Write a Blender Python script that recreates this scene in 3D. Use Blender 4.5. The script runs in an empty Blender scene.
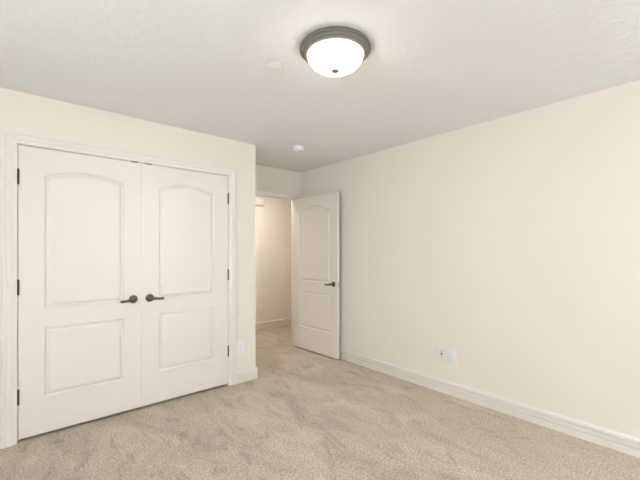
import bpy, bmesh, math
from mathutils import Vector, Matrix

# ------------------------------------------------------------------ camera, world, lights, exposure
S = bpy.context.scene
COL = S.collection
PI = math.pi

cam_data = bpy.data.cameras.new('camera')
cam = bpy.data.objects.new('camera', cam_data)
COL.objects.link(cam)
S.camera = cam
cam_data.sensor_width = 36.0
cam_data.lens = 349.0 / 640.0 * 36.0
cam_data.shift_y = 11.0 / 640.0
cam_data.clip_start = 0.02
cam.location = (0, 0, 1.333)
cam.rotation_euler = (PI / 2, 0, -math.atan2(0.6569, 0.7540))

w = bpy.data.worlds.new('daylight')
S.world = w
w.use_nodes = True
bg = w.node_tree.nodes['Background']
bg.inputs[0].default_value = (0.80, 0.90, 1.0, 1)
bg.inputs[1].default_value = 2.0


def area(name, loc, rot, sx, sy, power, color, spread=PI):
    d = bpy.data.lights.new(name, 'AREA')
    d.shape = 'RECTANGLE'; d.size = sx; d.size_y = sy
    d.energy = power; d.color = color; d.spread = spread
    o = bpy.data.objects.new(name, d); COL.objects.link(o)
    o.location = loc; o.rotation_euler = rot
    return o


CEIL = 2.441
XL, YF = -1.40, -2.40                  # left wall and rear wall, behind the camera
# daylight at an assumed, unseen rear window, followed by added fill lights
area('window_daylight', (2.05, YF - 0.16, 1.85), (PI / 2 + 0.12, 0, PI + 0.08), 1.60, 0.60, 150, (0.835, 0.93, 1.0), math.radians(72))
area('ceiling_fill', (2.05, YF - 0.18, 1.18), (PI / 2 + 0.80, 0, PI + 0.22), 1.60, 0.62, 360, (0.835, 0.93, 1.0), math.radians(150))  # added upward-tilted light that brightens the ceiling
area('left_fill', (XL - 0.13, 0.7, 1.50), (PI / 2, 0, -PI / 2), 1.50, 1.30, 24, (0.85, 0.935, 1.0))  # added light from the left for the right wall and open door
area('hall_fill', (1.25, 4.35, 1.5), (PI / 2, 0, -PI / 2 + 0.68), 0.5, 1.7, 2.5, (1.0, 0.985, 0.96), math.radians(80))  # added without a real opening; brightens the hallway wall, angled past the open door

area('nook_fill', (2.75, 4.42, CEIL - 0.03), (0, 0, 0), 0.35, 0.35, 5.0, (1.0, 0.95, 0.88))  # added light without a fixture, brightens the nook through the doorway

S.view_settings.view_transform = 'Standard'
S.view_settings.look = 'None'
S.view_settings.gamma = 1.0
S.view_settings.use_curve_mapping = False
S.view_settings.exposure = 1.11

# ------------------------------------------------------------------ dimensions (metres)
XR, YC, YB = 3.04, 3.20, 3.90          # right wall, closet wall, back wall of the entry nook
XN = 1.892                             # outer corner where the closet wall ends
CX0, CX1, CZ = 0.010, 1.583, 2.074     # closet opening
EX0, EX1, EZ = 2.110, 2.962, 2.062     # entry opening
YH = 5.15                              # far hallway wall
HX0, HX1 = 1.0, 4.6


# ------------------------------------------------------------------ materials
def mat(name, color, rough=0.6, metal=0.0, spec=0.5):
    m = bpy.data.materials.new(name); m.use_nodes = True
    b = m.node_tree.nodes['Principled BSDF']
    b.inputs['Base Color'].default_value = (*color, 1)
    b.inputs['Roughness'].default_value = rough
    b.inputs['Metallic'].default_value = metal
    b.inputs['Specular IOR Level'].default_value = spec
    return m


def coords(m):
    n = m.node_tree.nodes.new('ShaderNodeNewGeometry')
    return n.outputs['Position']


def noise(m, scale, detail=2.0, rough=0.5):
    n = m.node_tree.nodes.new('ShaderNodeTexNoise')
    n.inputs['Scale'].default_value = scale
    n.inputs['Detail'].default_value = detail
    n.inputs['Roughness'].default_value = rough
    m.node_tree.links.new(coords(m), n.inputs['Vector'])
    return n.outputs['Fac']


def bump(m, height, strength, dist):
    n = m.node_tree.nodes.new('ShaderNodeBump')
    n.inputs['Strength'].default_value = strength
    n.inputs['Distance'].default_value = dist
    m.node_tree.links.new(height, n.inputs['Height'])
    m.node_tree.links.new(n.outputs[0], m.node_tree.nodes['Principled BSDF'].inputs['Normal'])


def ramp(m, fac, stops):
    n = m.node_tree.nodes.new('ShaderNodeValToRGB')
    e = n.color_ramp.elements
    e[0].position, e[0].color = stops[0][0], (*stops[0][1], 1)
    e[1].position, e[1].color = stops[-1][0], (*stops[-1][1], 1)
    for p, c in stops[1:-1]:
        x = e.new(p); x.color = (*c, 1)
    m.node_tree.links.new(fac, n.inputs[0])
    return n.outputs[0]


def mix(m, kind, fac, a, b):
    n = m.node_tree.nodes.new('ShaderNodeMix'); n.data_type = 'RGBA'; n.blend_type = kind
    n.inputs[0].default_value = fac
    m.node_tree.links.new(a, n.inputs[6]); m.node_tree.links.new(b, n.inputs[7])
    return n.outputs[2]


M_wall = mat('cream_wall_paint', (0.91, 0.835, 0.745), 0.75, spec=0.3)
bump(M_wall, noise(M_wall, 90, 3), 0.10, 0.004)
M_trim = mat('semigloss_trim_paint', (0.885, 0.825, 0.755), 0.30, spec=0.4)
M_ceil = mat('textured_ceiling_paint', (0.88, 0.885, 0.88), 0.9, spec=0.15)
bump(M_ceil, noise(M_ceil, 26, 5, 0.6), 0.5, 0.010)
M_door = M_trim

M_carpet = mat('beige_carpet', (0.4, 0.32, 0.25), 1.0, spec=0.0)
fine = ramp(M_carpet, noise(M_carpet, 75, 5, 0.85), [(0.34, (0.34, 0.268, 0.20)), (0.5, (0.61, 0.503, 0.394)), (0.66, (0.91, 0.80, 0.68))])


def stretched(m, scale, stretch, angle, detail, distortion):
    """noise drawn out along one direction of the floor: the nap laid over by feet and the vacuum."""
    mp = m.node_tree.nodes.new('ShaderNodeMapping')
    mp.vector_type = 'TEXTURE'
    mp.inputs['Rotation'].default_value = (0, 0, angle)
    mp.inputs['Scale'].default_value = (stretch, 1.0, 1.0)
    m.node_tree.links.new(coords(m), mp.inputs['Vector'])
    n = m.node_tree.nodes.new('ShaderNodeTexNoise')
    n.inputs['Scale'].default_value = scale; n.inputs['Detail'].default_value = detail
    n.inputs['Roughness'].default_value = 0.62; n.inputs['Distortion'].default_value = distortion
    m.node_tree.links.new(mp.outputs[0], n.inputs['Vector'])
    return n.outputs['Fac']


g = lambda v: (v, v, v)
nap_a = ramp(M_carpet, stretched(M_carpet, 3.4, 2.2, 1.75, 5, 0.9), [(0.38, g(0.84)), (0.45, g(0.97)), (0.55, g(1.0)), (0.62, g(1.10))])
nap_b = ramp(M_carpet, stretched(M_carpet, 9.0, 2.2, 1.35, 5, 0.8), [(0.35, g(0.80)), (0.42, g(0.98)), (0.60, g(1.05))])
cc = mix(M_carpet, 'MULTIPLY', 1.0, mix(M_carpet, 'MULTIPLY', 1.0, fine, nap_a), nap_b)
M_carpet.node_tree.links.new(cc, M_carpet.node_tree.nodes['Principled BSDF'].inputs['Base Color'])
bump(M_carpet, noise(M_carpet, 110, 4, 0.8), 0.7, 0.012)
M_carpet.node_tree.nodes['Principled BSDF'].inputs['Sheen Weight'].default_value = 0.2

M_bronze = mat('aged_bronze', (0.15, 0.112, 0.080), 0.33, 0.85)
M_hinge = mat('dark_hinge_bronze', (0.085, 0.058, 0.035), 0.45, 0.6)
M_rim = mat('brushed_pewter', (0.19, 0.178, 0.160), 0.55, 0.35)
M_finial = mat('warm_brass', (0.26, 0.17, 0.11), 0.5, 0.3)
M_white = mat('white_plastic', (0.90, 0.91, 0.93), 0.35)
M_almond = mat('almond_plastic', (0.90, 0.85, 0.80), 0.35)
M_slot = mat('dark_slot', (0.05, 0.045, 0.04), 0.7)
M_greyslot = mat('grey_slot', (0.42, 0.42, 0.43), 0.6)
M_cap = mat('painted_metal_cap', (0.92, 0.92, 0.91), 0.6)
M_steel = mat('bright_steel', (0.62, 0.60, 0.57), 0.3, 1.0)
M_rubber = mat('white_rubber', (0.80, 0.78, 0.74), 0.7)
M_black = mat('black_gasket', (0.02, 0.02, 0.02), 0.8)

M_bowl = mat('lit_frosted_glass', (0.9, 0.85, 0.78), 0.35)
_b = M_bowl.node_tree.nodes['Principled BSDF']
_b.inputs['Emission Color'].default_value = (1.0, 0.88, 0.74, 1)
_b.inputs['Emission Strength'].default_value = 5.0

M_glass = bpy.data.materials.new('window_glass'); M_glass.use_nodes = True
nt = M_glass.node_tree; nt.nodes.clear()
_o = nt.nodes.new('ShaderNodeOutputMaterial'); _m = nt.nodes.new('ShaderNodeMixShader')
_t = nt.nodes.new('ShaderNodeBsdfTransparent'); _g = nt.nodes.new('ShaderNodeBsdfGlossy')
_g.inputs['Roughness'].default_value = 0.02; _m.inputs[0].default_value = 0.06
nt.links.new(_t.outputs[0], _m.inputs[1]); nt.links.new(_g.outputs[0], _m.inputs[2]); nt.links.new(_m.outputs[0], _o.inputs[0])


# ------------------------------------------------------------------ mesh helpers
def obj(name, bm, m, parent=None, matrix=None, smooth=False):
    bmesh.ops.recalc_face_normals(bm, faces=bm.faces)
    me = bpy.data.meshes.new(name)
    bm.to_mesh(me); bm.free()
    me.materials.append(m)
    if smooth:
        me.polygons.foreach_set('use_smooth', [True] * len(me.polygons))
        me.set_sharp_from_angle(angle=math.radians(35))
    o = bpy.data.objects.new(name, me); COL.objects.link(o)
    if parent: o.parent = parent
    if matrix is not None: o.matrix_local = matrix
    return o


def empty(name, loc, rotz=0.0):
    o = bpy.data.objects.new(name, None); COL.objects.link(o)
    o.location = loc; o.rotation_euler = (0, 0, rotz); o.empty_display_size = 0.05
    return o


def struct(name, bm, m, label=None, parent=None, **k):
    o = obj(name, bm, m, parent, **k)
    if parent is None:
        o['kind'] = 'structure'
    if label: o['label'] = label
    return o


def thing(o, label, cat, group=None):
    o['label'] = label; o['category'] = cat
    if group: o['group'] = group
    return o


def box(bm, x0, x1, y0, y1, z0, z1, bev=0.0):
    v = [bm.verts.new((x, y, z)) for x in (x0, x1) for y in (y0, y1) for z in (z0, z1)]
    fs = [bm.faces.new([v[i] for i in q]) for q in ((0, 1, 3, 2), (4, 6, 7, 5), (0, 4, 5, 1), (2, 3, 7, 6), (0, 2, 6, 4), (1, 5, 7, 3))]
    if bev:
        es = list({e for f in fs for e in f.edges})
        bmesh.ops.bevel(bm, geom=es, offset=bev, segments=2, profile=0.5, affect='EDGES')
    return bm


def boxes(*bs, bev=0.0):
    bm = bmesh.new()
    for b in bs: box(bm, *b, bev=bev)
    return bm


def lathe(bm, prof, seg=48, mtx=None):
    """prof: (radius, height) points, closed to the axis where the radius is 0; axis = local Z."""
    rings = []
    for r, z in prof:
        if r < 1e-6: ring = [bm.verts.new((0, 0, z))]
        else: ring = [bm.verts.new((r * math.cos(2 * PI * i / seg), r * math.sin(2 * PI * i / seg), z)) for i in range(seg)]
        rings.append(ring)
    for a, b in zip(rings, rings[1:]):
        for i in range(seg):
            j = (i + 1) % seg
            if len(a) == 1 and len(b) == 1: continue
            if len(a) == 1: bm.faces.new((a[0], b[i], b[j]))
            elif len(b) == 1: bm.faces.new((a[i], a[j], b[0]))
            else: bm.faces.new((a[i], a[j], b[j], b[i]))
    if mtx is not None:
        bmesh.ops.transform(bm, matrix=mtx, verts=[v for r in rings for v in r])
    return bm


def tube(bm, pts, radii, seg=16):
    """rounded tapered bar through pts; radii = (a, b) half sizes per point."""
    pts = [Vector(p) for p in pts]
    up = Vector((0, 0, 1)); rings = []
    for i, p in enumerate(pts):
        t = (pts[min(i + 1, len(pts) - 1)] - pts[max(i - 1, 0)]).normalized()
        s = t.cross(up).normalized(); u = s.cross(t).normalized()
        ra, rb = radii[i]
        rings.append([bm.verts.new(p + s * ra * math.cos(2 * PI * k / seg) + u * rb * math.sin(2 * PI * k / seg)) for k in range(seg)])
    for a, b in zip(rings, rings[1:]):
        for k in range(seg):
            bm.faces.new((a[k], a[(k + 1) % seg], b[(k + 1) % seg], b[k]))
    bm.faces.new(rings[0]); bm.faces.new(rings[-1])
    return bm


def sweep(bm, path, prof, place):
    """path: 2D points; prof: (across, out) points; the profile sits on the LEFT of the travel direction, mitred at corners.
    place(a, b, out) -> 3D point."""
    n = len(path); secs = []
    P = [Vector(p) for p in path]
    for i in range(n):
        d0 = (P[i] - P[i - 1]).normalized() if i > 0 else None
        d1 = (P[i + 1] - P[i]).normalized() if i < n - 1 else None
        n0 = Vector((-d0.y, d0.x)) if d0 else None
        n1 = Vector((-d1.y, d1.x)) if d1 else None
        if n0 is None: m = n1
        elif n1 is None: m = n0
        else:
            m = n0 + n1; m = m / (m.dot(n0))
        secs.append([bm.verts.new(place(P[i].x + m.x * s, P[i].y + m.y * s, t)) for s, t in prof])
    k = len(prof)
    for a, b in zip(secs, secs[1:]):
        for j in range(k):
            bm.faces.new((a[j], a[(j + 1) % k], b[(j + 1) % k], b[j]))
    bm.faces.new(secs[0]); bm.faces.new(secs[-1])
    return bm


# ------------------------------------------------------------------ room shell
T = 0.12
CARPET_TOP = 0.0
fl = boxes((XL - T, HX1 + T, YF - T, YH + T, -0.10, 0.0))
struct('floor', fl, M_carpet, 'beige heathered cut pile carpet with vacuum marks')
struct('ceiling', boxes((XL - T, HX1 + T, YF - T, YH + T, CEIL, CEIL + 0.10)), M_ceil, 'off-white lightly textured ceiling')

struct('wall_right', boxes((XR, XR + T, YF - T, YB, 0, CEIL)), M_wall, 'long plain cream wall with the two wall plates')
# closet wall with its double-door opening
struct('wall_closet', boxes((XL, CX0 - 0.004, YC, YC + T, 0, CEIL), (CX1 + 0.004, XN, YC, YC + T, 0, CEIL),
                            (CX0 - 0.004, CX1 + 0.004, YC, YC + T, CZ + 0.004, CEIL)), M_wall, 'cream wall around the closet double doors')
struct('wall_nook', boxes((XN - T, XN, YC + T, YB, 0, CEIL)), M_wall)
struct('wall_back', boxes((XL, EX0 - 0.018, YB, YB + T, 0, CEIL), (EX1 + 0.018, HX1, YB, YB + T, 0, CEIL),
                          (EX0 - 0.018, EX1 + 0.018, YB, YB + T, EZ + 0.018, CEIL)), M_wall, 'cream wall above and beside the open doorway')
# walls behind the camera, with an assumed rear and an added left window opening
WX0, WX1, WZ0, WZ1 = 1.25, 2.85, 0.85, 2.15
struct('wall_rear', boxes((XL - T, WX0, YF - T, YF, 0, CEIL), (WX1, XR, YF - T, YF, 0, CEIL),
                          (WX0, WX1, YF - T, YF, 0, WZ0), (WX0, WX1, YF - T, YF, WZ1, CEIL)), M_wall)
WY0, WY1 = -0.05, 1.45
struct('wall_left', boxes((XL - T, XL, YF, WY0, 0, CEIL), (XL - T, XL, WY1, YB + T, 0, CEIL),
                          (XL - T, XL, WY0, WY1, 0, WZ0), (XL - T, XL, WY0, WY1, WZ1, CEIL)), M_wall)
struct('wall_hall_far', boxes((HX0, HX1, YH, YH + T, 0, CEIL)), M_wall, 'cream hallway wall seen through the open doorway')
struct('wall_hall_left', boxes((HX0 - T, HX0, YB + T, YH + T, 0, CEIL)), M_wall)
struct('wall_hall_right', boxes((HX1, HX1 + T, YB, YH + T, 0, CEIL)), M_wall)


def window(name, mapf, a0, a1, label):
    f = 0.05
    bm = bmesh.new()
    def b(p0, p1, c0, c1, z0, z1):
        (x0, y0), (x1, y1) = mapf(p0, c0), mapf(p1, c1)
        box(bm, min(x0, x1), max(x0, x1), min(y0, y1), max(y0, y1), z0, z1)
    for s0, s1 in ((a0, a0 + f), (a1 - f, a1), ((a0 + a1) / 2 - f / 2, (a0 + a1) / 2 + f / 2)):
        b(s0, s1, 0.03, 0.08, WZ0, WZ1)
    b(a0, a1, 0.03, 0.08, WZ0, WZ0 + f); b(a0, a1, 0.03, 0.08, WZ1 - f, WZ1)
    o = struct(name, bm, M_trim, label)
    bm = bmesh.new()
    (x0, y0), (x1, y1) = mapf(a0 + 0.01, 0.053), mapf(a1 - 0.01, 0.057)
    box(bm, min(x0, x1), max(x0, x1), min(y0, y1), max(y0, y1), WZ0 + 0.01, WZ1 - 0.01)
    struct('window_pane', bm, M_glass, parent=o)
    bm = bmesh.new()
    (x0, y0), (x1, y1) = mapf(a0 - 0.05, -0.03), mapf(a1 + 0.05, 0.03)
    box(bm, min(x0, x1), max(x0, x1), min(y0, y1), max(y0, y1), WZ0 - 0.02, WZ0)
    struct('window_sill', bm, M_trim, parent=o)


window('window_1', lambda a, c: (a, YF - c), WX0, WX1, 'wide white framed window, unseen and assumed behind the camera')
window('window_2', lambda a, c: (XL - c, a), WY0, WY1, 'added white framed window in the left wall, unseen')  # unseen window added around the left fill light

# ------------------------------------------------------------------ casings, jambs, baseboards
CASE = [(0.0, 0.0), (0.0, 0.008), (0.003, 0.010), (0.024, 0.0115), (0.028, 0.0155), (0.031, 0.0165), (0.054, 0.0175),
        (0.057, 0.0150), (0.060, 0.0185), (0.073, 0.0190), (0.078, 0.0165), (0.079, 0.012), (0.079, 0.0)]


def casing(name, x0, x1, z1, ywall, label, width_scale=1.0):
    prof = [(s * width_scale, t) for s, t in CASE]
    bm = bmesh.new()
    sweep(bm, [(x0, 0.0), (x0, z1), (x1, z1), (x1, 0.0)], prof, lambda a, b, t: (a, ywall - t, b))
    return struct(name, bm, M_trim, label)


r = 0.004
casing('trim_1', CX0 - r, CX1 + r, CZ + r, YC, 'painted door casing framing the closet double doors')
casing('trim_2', EX0 - r, EX1 + r, EZ - 0.008, YB, 'painted casing around the open entry doorway', 0.92)
# jambs
struct('trim_3', boxes((CX0 - 0.004, CX0 - 0.001, YC, YC + T, 0, CZ + 0.003), (CX1 + 0.001, CX1 + 0.004, YC, YC + T, 0, CZ + 0.003),
                       (CX0 - 0.004, CX1 + 0.004, YC, YC + T, CZ + 0.001, CZ + 0.004),
                       (CX0 - 0.001, CX0 + 0.012, YC + 0.042, YC + 0.075, 0, CZ), (CX1 - 0.012, CX1 + 0.001, YC + 0.042, YC + 0.075, 0, CZ),
                       (CX0, CX1, YC + 0.042, YC + 0.075, CZ - 0.012, CZ + 0.001)), M_trim, 'painted jamb lining the closet opening')
struct('trim_4', boxes((EX0 - 0.018, EX0, YB, YB + T, 0, EZ), (EX1, EX1 + 0.018, YB, YB + T, 0, EZ),
                       (EX0 - 0.018, EX1 + 0.018, YB, YB + T, EZ, EZ + 0.018),
                       (EX0, EX0 + 0.012, YB + 0.045, YB + 0.08, 0, EZ), (EX1 - 0.012, EX1, YB + 0.045, YB + 0.08, 0, EZ),
                       (EX0, EX1, YB + 0.045, YB + 0.08, EZ - 0.012, EZ)), M_trim, 'painted jamb lining the entry doorway')
_m = bmesh.new()
sweep(_m, [(EX0 - r, 0.0), (EX0 - r, EZ + r), (EX1 + r, EZ + r), (EX1 + r, 0.0)], CASE, lambda a, b, t: (a, YB + T + t, b))
struct('trim_5', _m, M_trim, 'painted casing on the hallway side of the doorway')

BASE = [(0.0, 0.0), (0.0165, 0.0), (0.0170, 0.046), (0.0160, 0.0485), (0.0050, 0.0480), (0.0050, 0.0550), (0.0150, 0.0555), (0.0160, 0.0570), (0.0160, 0.080), (0.0150, 0.0825),
        (0.0045, 0.0828), (0.0045, 0.0895), (0.0135, 0.0900), (0.0145, 0.0910), (0.0145, 0.106), (0.0110, 0.115), (0.0040, 0.121), (0.0, 0.121)]


def baseboard(name, path, label=None):
    """the wall's face runs along path; the room is on the RIGHT of the travel direction."""
    bm = bmesh.new()
    sweep(bm, path, [(-s, z) for s, z in BASE], lambda a, b, t: (a, b, t))
    return struct(name, bm, M_trim, label)


CW = 0.079
baseboard('baseboard_closet', [(CX1 + r + CW, YC), (XN, YC), (XN, YB)], 'tall stepped baseboard wrapping the closet wall corner')
baseboard('baseboard_back', [(XN + 0.015, YB), (EX0 - r - CW, YB)])
baseboard('baseboard_back_right', [(EX1 + r + 0.0725, YB), (XR, YB)])
baseboard('baseboard_right', [(XR, YB), (XR, YF)], 'tall stepped baseboard along the long right wall')
baseboard('baseboard_rear', [(XR, YF), (XL, YF)])
baseboard('baseboard_left', [(XL, YF), (XL, YC)])
baseboard('baseboard_closet_left', [(XL, YC), (CX0 - r - CW, YC)])
baseboard('baseboard_hall', [(HX0, YH), (HX1, YH)], 'stepped baseboard of the hallway beyond the doorway')


# ------------------------------------------------------------------ doors
def panel_ring(p, i):
    u0, u1, v0, v1, rise = p
    if rise <= 0:
        return [(u0 + i, v0 + i), (u1 - i, v0 + i), (u1 - i, v1 - i), (u0 + i, v1 - i)]
    hw = (u1 - u0) / 2; uc = (u0 + u1) / 2
    R = (hw * hw + rise * rise) / (2 * rise); vc = v1 + rise - R      # v1 = height of the corners
    Ri = R - i; a = math.asin((hw - i) / Ri); n = 18
    pts = [(u0 + i, v0 + i), (u1 - i, v0 + i)]
    for k in range(n + 1):
        t = a - 2 * a * k / n
        pts.append((uc + Ri * math.sin(t), vc + Ri * math.cos(t)))
    return pts


PROF = [(0.0, 0.0), (0.0030, 0.0060), (0.0070, 0.0100), (0.0120, 0.0130), (0.0160, 0.0130), (0.0190, 0.0115), (0.0290, 0.0035), (0.0340, 0.0012), (0.0400, 0.0)]


def door_mesh(W, H, TH, panels):
    """leaf in local coords: x 0..W, z 0..H, front face y=0 (towards -y), back face y=TH."""
    bm = bmesh.new()
    corner = {}
    for side in (0, 1):
        y0 = 0.0 if side == 0 else TH
        sg = 1 if side == 0 else -1
        mk = lambda u, v, d=0.0: bm.verts.new((u, y0 + sg * d, v))
        outer = [mk(0, 0), mk(W, 0), mk(W, H), mk(0, H)]
        corner[side] = outer
        edges = [bm.edges.new((outer[i], outer[(i + 1) % 4])) for i in range(4)]
        for p in panels:
            prev = [mk(u, v) for u, v in panel_ring(p, 0.0)]
            n = len(prev)
            edges += [bm.edges.new((prev[i], prev[(i + 1) % n])) for i in range(n)]
            for i, d in PROF[1:]:
                cur = [mk(u, v, d) for u, v in panel_ring(p, i)]
                for k in range(n):
                    bm.faces.new((prev[k], prev[(k + 1) % n], cur[(k + 1) % n], cur[k]))
                prev = cur
            bm.faces.new(prev)
        bmesh.ops.triangle_fill(bm, use_beauty=True, use_dissolve=False, edges=edges, normal=(0, -sg, 0))
    a, b = corner[0], corner[1]
    for i in range(4):
        j = (i + 1) % 4
        bm.faces.new((a[i], a[j], b[j], b[i]))
    return bm


def panels_for(W, stile, v0, v1, v2, v3, rise, stile2=None):
    s2 = stile2 or stile
    return [(stile, W - s2, v0, v1, 0), (stile, W - s2, v2, v3, rise)]


def lever_handle(parent, x, z, direction, side=-1, y0=0.0):
    """side -1: on the front face (y=y0, out to -y)."""
    s = side
    bm = bmesh.new()
    mt = Matrix.Translation((x, y0, z)) @ Matrix.Rotation(PI / 2 if s < 0 else -PI / 2, 4, 'X')
    lathe(bm, [(0, 0.0), (0.033, 0.0), (0.0335, 0.004), (0.031, 0.008), (0.026, 0.0095), (0.0235, 0.0095), (0.020, 0.012), (0.0135, 0.014),
               (0.0115, 0.018), (0.0110, 0.040), (0.0125, 0.046), (0.0125, 0.053), (0.009, 0.057), (0, 0.058)], 36, mt)
    h = obj('door_handle', bm, M_bronze, parent, smooth=True)
    h['label'] = 'dark bronze lever handle with round rose'
    bm = bmesh.new()
    d = direction
    yy = y0 + s * 0.049
    pts = [(x + d * 0.000, yy, z), (x + d * 0.016, yy + s * 0.001, z - 0.001), (x + d * 0.036, yy + s * 0.001, z - 0.003), (x + d * 0.058, yy, z - 0.006),
           (x + d * 0.078, yy - s * 0.001, z - 0.008), (x + d * 0.092, yy - s * 0.001, z - 0.008), (x + d * 0.101, yy - s * 0.001, z - 0.007), (x + d * 0.105, yy - s * 0.001, z - 0.007)]
    tube(bm, pts, [(0.011, 0.0125), (0.0105, 0.0125), (0.009, 0.0105), (0.0085, 0.0095), (0.009, 0.0105), (0.010, 0.0115), (0.0085, 0.0095), (0.003, 0.003)])
    obj('lever', bm, M_bronze, h, smooth=True)
    return h


def hinge(parent, x, y, z, leafdir, h=0.100, back=False):
    """barrel of stacked knuckles with ball tips, and a leaf let into the gap."""
    prof = [(0, -h / 2 - 0.007), (0.0035, -h / 2 - 0.006), (0.0045, -h / 2 - 0.002)]
    n = 5
    for k in range(n):
        a = -h / 2 + h * k / n; b = -h / 2 + h * (k + 1) / n
        prof += [(0.0058, a), (0.0068, a + 0.0015), (0.0068, b - 0.0015), (0.0058, b)]
    prof += [(0.0045, h / 2 + 0.002), (0.0035, h / 2 + 0.006), (0, h / 2 + 0.007)]
    bm = bmesh.new(); lathe(bm, prof, 16, Matrix.Translation((x, y, z)))
    box(bm, x - 0.0012, x + 0.0012, y - 0.030 * back, y + 0.030 * (not back), z - h / 2, z + h / 2)
    o = obj('hinge', bm, M_hinge, parent, smooth=True)
    o['label'] = 'dark bronze butt hinge'
    return o


LEAF_T = 0.035
seam = 0.7965
LZ = 0.023
LH = 2.071 - LZ
lw = seam - 0.0005 - (CX0 + 0.002)
d1 = struct('door_1', door_mesh(lw, LH, LEAF_T, panels_for(lw, 0.143, 0.257, 0.757, 0.895, 1.850, 0.056, 0.130)), M_door, 'left leaf of the closet double doors, arched upper panel')
d1.location = (CX0 + 0.002, YC + 0.002, LZ)
rw = (CX1 - 0.002) - (seam + 0.0005)
d2 = struct('door_2', door_mesh(rw, LH, LEAF_T, panels_for(rw, 0.139, 0.264, 0.765, 0.897, 1.852, 0.056)), M_door, 'right leaf of the closet double doors, beside the outlet')
d2.location = (seam + 0.0005, YC + 0.002, LZ)
lever_handle(d1, lw - 0.062, 0.933 - LZ, -1)
lever_handle(d2, 0.064, 0.933 - LZ, 1)
for z in (1.850, 1.080, 0.318):
    hinge(d1, -0.001, -0.006, z - LZ, 1)
for z in (1.852, 1.100, 0.345):
    hinge(d2, rw + 0.001, -0.006, z - LZ, -1)
for d, x in ((d1, lw - 0.050), (d2, 0.055)):
    o = obj('ball_catch', boxes((x - 0.026, x + 0.026, -0.0035, 0.022, LH - 0.001, LH + 0.0055)), M_hinge, d)
    o['label'] = 'small dark catch plate on the top edge'

# entry door, standing open into the room, nearly flat to the right wall
ew, eh = 0.846, 2.036
d3 = struct('door_3', door_mesh(ew, eh, LEAF_T, panels_for(ew, 0.128, 0.292, 0.780, 0.913, 1.825, 0.082)), M_door,
            'open two-panel entry door folded back beside the right wall')
hx, hy = EX1 - 0.042, YB + 0.002
fx, fy = 2.941, 3.062
# local +x runs from hinge to free edge; local -y (front) must face the room (-X)
ang = math.atan2(fy - hy, fx - hx)
d3.location = (hx, hy, 0.018)
d3.rotation_euler = (0, 0, ang)
# with this rotation local +y points to +X (towards the wall) and -y to the room
lever_handle(d3, ew - 0.066, 0.925 - 0.018, -1)
lever_handle(d3, ew - 0.066, 0.925 - 0.018, -1, side=1, y0=LEAF_T)
o = obj('latch_plate', boxes((ew - 0.001, ew + 0.0008, 0.006, 0.029, 0.880, 0.936), (ew, ew + 0.008, 0.012, 0.023, 0.899, 0.917)), M_steel, d3)
o['label'] = 'small bright latch plate on the door edge'
for z in (1.83, 1.06, 0.30):
    hinge(d3, -0.001, LEAF_T + 0.0065, z - 0.018, 1, back=True)


# ------------------------------------------------------------------ ceiling light
light = empty('ceiling_light', (1.311, 1.378, CEIL))
thing(light, 'round flush ceiling light with pewter rim and glowing frosted bowl', 'ceiling light')
bm = bmesh.new()
lathe(bm, [(0, 0), (0.170, 0), (0.184, -0.002), (0.1915, -0.010), (0.1935, -0.015), (0.1925, -0.020), (0.187, -0.025), (0.183, -0.026), (0.1815, -0.028), (0.1795, -0.033),
           (0.175, -0.037), (0.171, -0.038), (0.1695, -0.040), (0.166, -0.045), (0.160, -0.047), (0.154, -0.047), (0.151, -0.042), (0.149, -0.025), (0, -0.025)], 96)
obj('rim', bm, M_rim, light, smooth=True)
bm = bmesh.new()
pr = [(0.151, -0.040)]
for k in range(0, 19):
    t = k / 18 * PI / 2
    pr.append((0.1510 * math.cos(t) ** 0.80 if k < 18 else 0.0, -0.044 - 0.082 * math.sin(t)))
lathe(bm, pr, 96)
obj('glass_bowl', bm, M_bowl, light, smooth=True)
bm = bmesh.new()
lathe(bm, [(0, -0.119), (0.018, -0.121), (0.0215, -0.126), (0.0200, -0.131), (0.014, -0.135), (0.010, -0.138), (0.0055, -0.141), (0, -0.143)], 32)
obj('finial', bm, M_finial, light, smooth=True)

# sprinkler cover and smoke alarm
bm = bmesh.new()
lathe(bm, [(0, 0), (0.036, 0), (0.036, -0.003), (0.041, -0.003), (0.0425, -0.0045), (0.0415, -0.0065), (0.037, -0.0075), (0, -0.0080)], 48)
o = obj('sprinkler_cover', bm, M_cap, smooth=True); o.location = (1.162, 1.742, CEIL)
thing(o, 'small flat round white sprinkler cover on ceiling near the light', 'sprinkler cover')

alarm = empty('smoke_alarm', (2.268, 2.950, CEIL))
thing(alarm, 'round white smoke alarm on the ceiling near the entry nook', 'smoke alarm')
bm = bmesh.new(); lathe(bm, [(0, 0), (0.066, 0), (0.067, -0.003), (0.067, -0.010), (0.065, -0.012), (0, -0.012)], 48)
obj('base', bm, M_white, alarm, smooth=True)
bm = bmesh.new(); lathe(bm, [(0, -0.012), (0.060, -0.012), (0.0605, -0.014), (0.0635, -0.016), (0.0635, -0.036), (0.060, -0.044), (0.052, -0.048), (0.022, -0.050),
                             (0.021, -0.048), (0.012, -0.048), (0.011, -0.0495), (0, -0.0495)], 48)
obj('cover', bm, M_white, alarm, smooth=True)


# ------------------------------------------------------------------ wall plates
def round_outlet(bm, zc, y):
    """duplex face: a round with flat top and bottom."""
    pts = []
    for k in range(28):
        t = 2 * PI * k / 28
        pts.append((0.0172 * math.cos(t), max(-0.0140, min(0.0140, 0.0172 * math.sin(t)))))
    a = [bm.verts.new((x, y, zc + z)) for x, z in pts]
    b = [bm.verts.new((x, y - 0.0015, zc + z)) for x, z in pts]
    n = len(pts)
    for i in range(n): bm.faces.new((a[i], a[(i + 1) % n], b[(i + 1) % n], b[i]))
    bm.faces.new(b); bm.faces.new(a)


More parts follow.
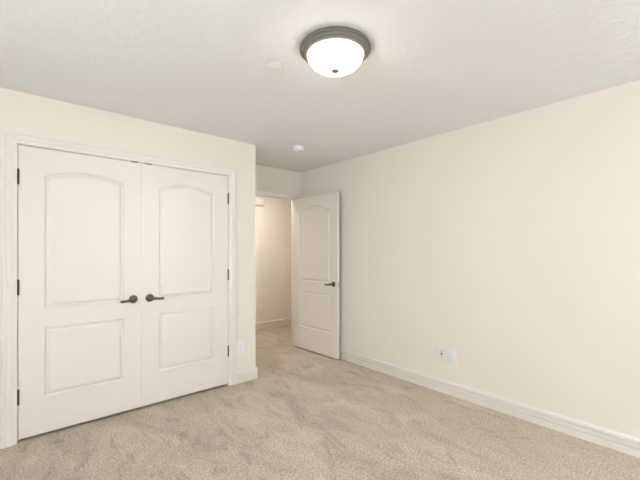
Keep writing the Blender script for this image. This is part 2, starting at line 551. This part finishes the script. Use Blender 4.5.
def outlet(name, loc, rotz, pw, ph, mt, ms, label, cat, group=None):
    root = empty(name, loc, rotz)
    thing(root, label, cat, group)
    obj('cover_plate', boxes((-pw / 2, pw / 2, -0.0060, 0.0, -ph / 2, ph / 2), bev=0.0022), mt, root, smooth=True)
    for zc in (0.0195, -0.0195):
        bm = bmesh.new(); round_outlet(bm, zc, -0.0055)
        rec = obj('receptacle', bm, mt, root)
        obj('slots', boxes((-0.0075, -0.0050, -0.0074, -0.0066, zc - 0.003, zc + 0.006), (0.0050, 0.0075, -0.0074, -0.0066, zc - 0.002, zc + 0.005),
                           (-0.0025, 0.0025, -0.0074, -0.0066, zc - 0.0115, zc - 0.0070)), ms, rec)
    bm = bmesh.new(); lathe(bm, [(0, 0), (0.0035, 0), (0.003, 0.0010), (0, 0.0014)], 16, Matrix.Translation((0, -0.006, 0)) @ Matrix.Rotation(PI / 2, 4, 'X'))
    obj('screw', bm, M_steel, root)
    return root


outlet('electrical_outlet', (1.716, YC, 0.353), 0, 0.088, 0.130, M_white, M_greyslot,
       'white duplex outlet on the narrow wall beside the closet doors', 'outlet')
outlet('electrical_outlet', (XR, 1.630, 0.356), -PI / 2, 0.090, 0.137, M_white, M_greyslot,
       'bright white duplex outlet on the long wall, larger of the adjacent two plates', 'outlet')
outlet('electrical_outlet', (3.10, YH, 0.375), 0, 0.085, 0.135, M_white, M_greyslot,
       'white duplex outlet low on the hallway wall beyond the open door', 'outlet')
# the almond jack plate: two small ports with a coax post between
jack = empty('jack_plate', (XR, 1.730, 0.369), -PI / 2)
thing(jack, 'almond cable and phone jack plate on the long wall, smaller of the adjacent two', 'jack plate')
obj('cover_plate', boxes((-0.038, 0.038, -0.0060, 0.0, -0.060, 0.060), bev=0.0022), M_almond, jack, smooth=True)
obj('phone_port', boxes((-0.009, 0.007, -0.0072, -0.0055, 0.015, 0.024)), M_greyslot, jack)
bm = bmesh.new()
lathe(bm, [(0, 0), (0.0085, 0), (0.0085, 0.003), (0.0055, 0.003), (0.0055, 0.010), (0.003, 0.010), (0, 0.009)], 20, Matrix.Translation((-0.002, -0.0055, -0.005)) @ Matrix.Rotation(PI / 2, 4, 'X'))
obj('coax_post', bm, M_slot, jack)
obj('phone_port', boxes((-0.009, 0.007, -0.0072, -0.0055, -0.030, -0.023)), M_greyslot, jack)

# ------------------------------------------------------------------ door chime box high on the hall wall
ch = empty('door_chime', (3.08, YH, 2.165))
thing(ch, 'white door chime box high on the hallway wall, partly hidden by corner', 'door chime')
obj('cover', boxes((-0.105, 0.105, -0.052, -0.004, -0.055, 0.055), bev=0.006), M_rubber, ch, smooth=True)
obj('back_plate', boxes((-0.098, 0.098, -0.006, 0.0, -0.048, 0.048)), M_almond, ch)

# ------------------------------------------------------------------ door stop on the right baseboard
st = empty('door_stop', (XR - 0.0145, 3.075, 0.060))
thing(st, 'small spring door stop on baseboard behind the open door', 'door stop')
bm = bmesh.new()
q = Matrix.Rotation(-PI / 2, 4, 'Y')
lathe(bm, [(0, -0.004), (0.010, -0.004), (0.010, 0.003), (0.006, 0.006), (0, 0.006)], 20, q)
obj('base', bm, M_steel, st, smooth=True)
bm = bmesh.new(); pr = [(0, 0.005)]
for k in range(12):
    pr += [(0.0045, 0.005 + k * 0.0017), (0.0058, 0.0058 + k * 0.0017)]
pr += [(0, 0.026)]
lathe(bm, pr, 16, q); obj('spring', bm, M_steel, st)
bm = bmesh.new(); lathe(bm, [(0, 0.025), (0.008, 0.025), (0.0085, 0.030), (0.007, 0.035), (0, 0.037)], 20, q)
obj('tip', bm, M_rubber, st, smooth=True)
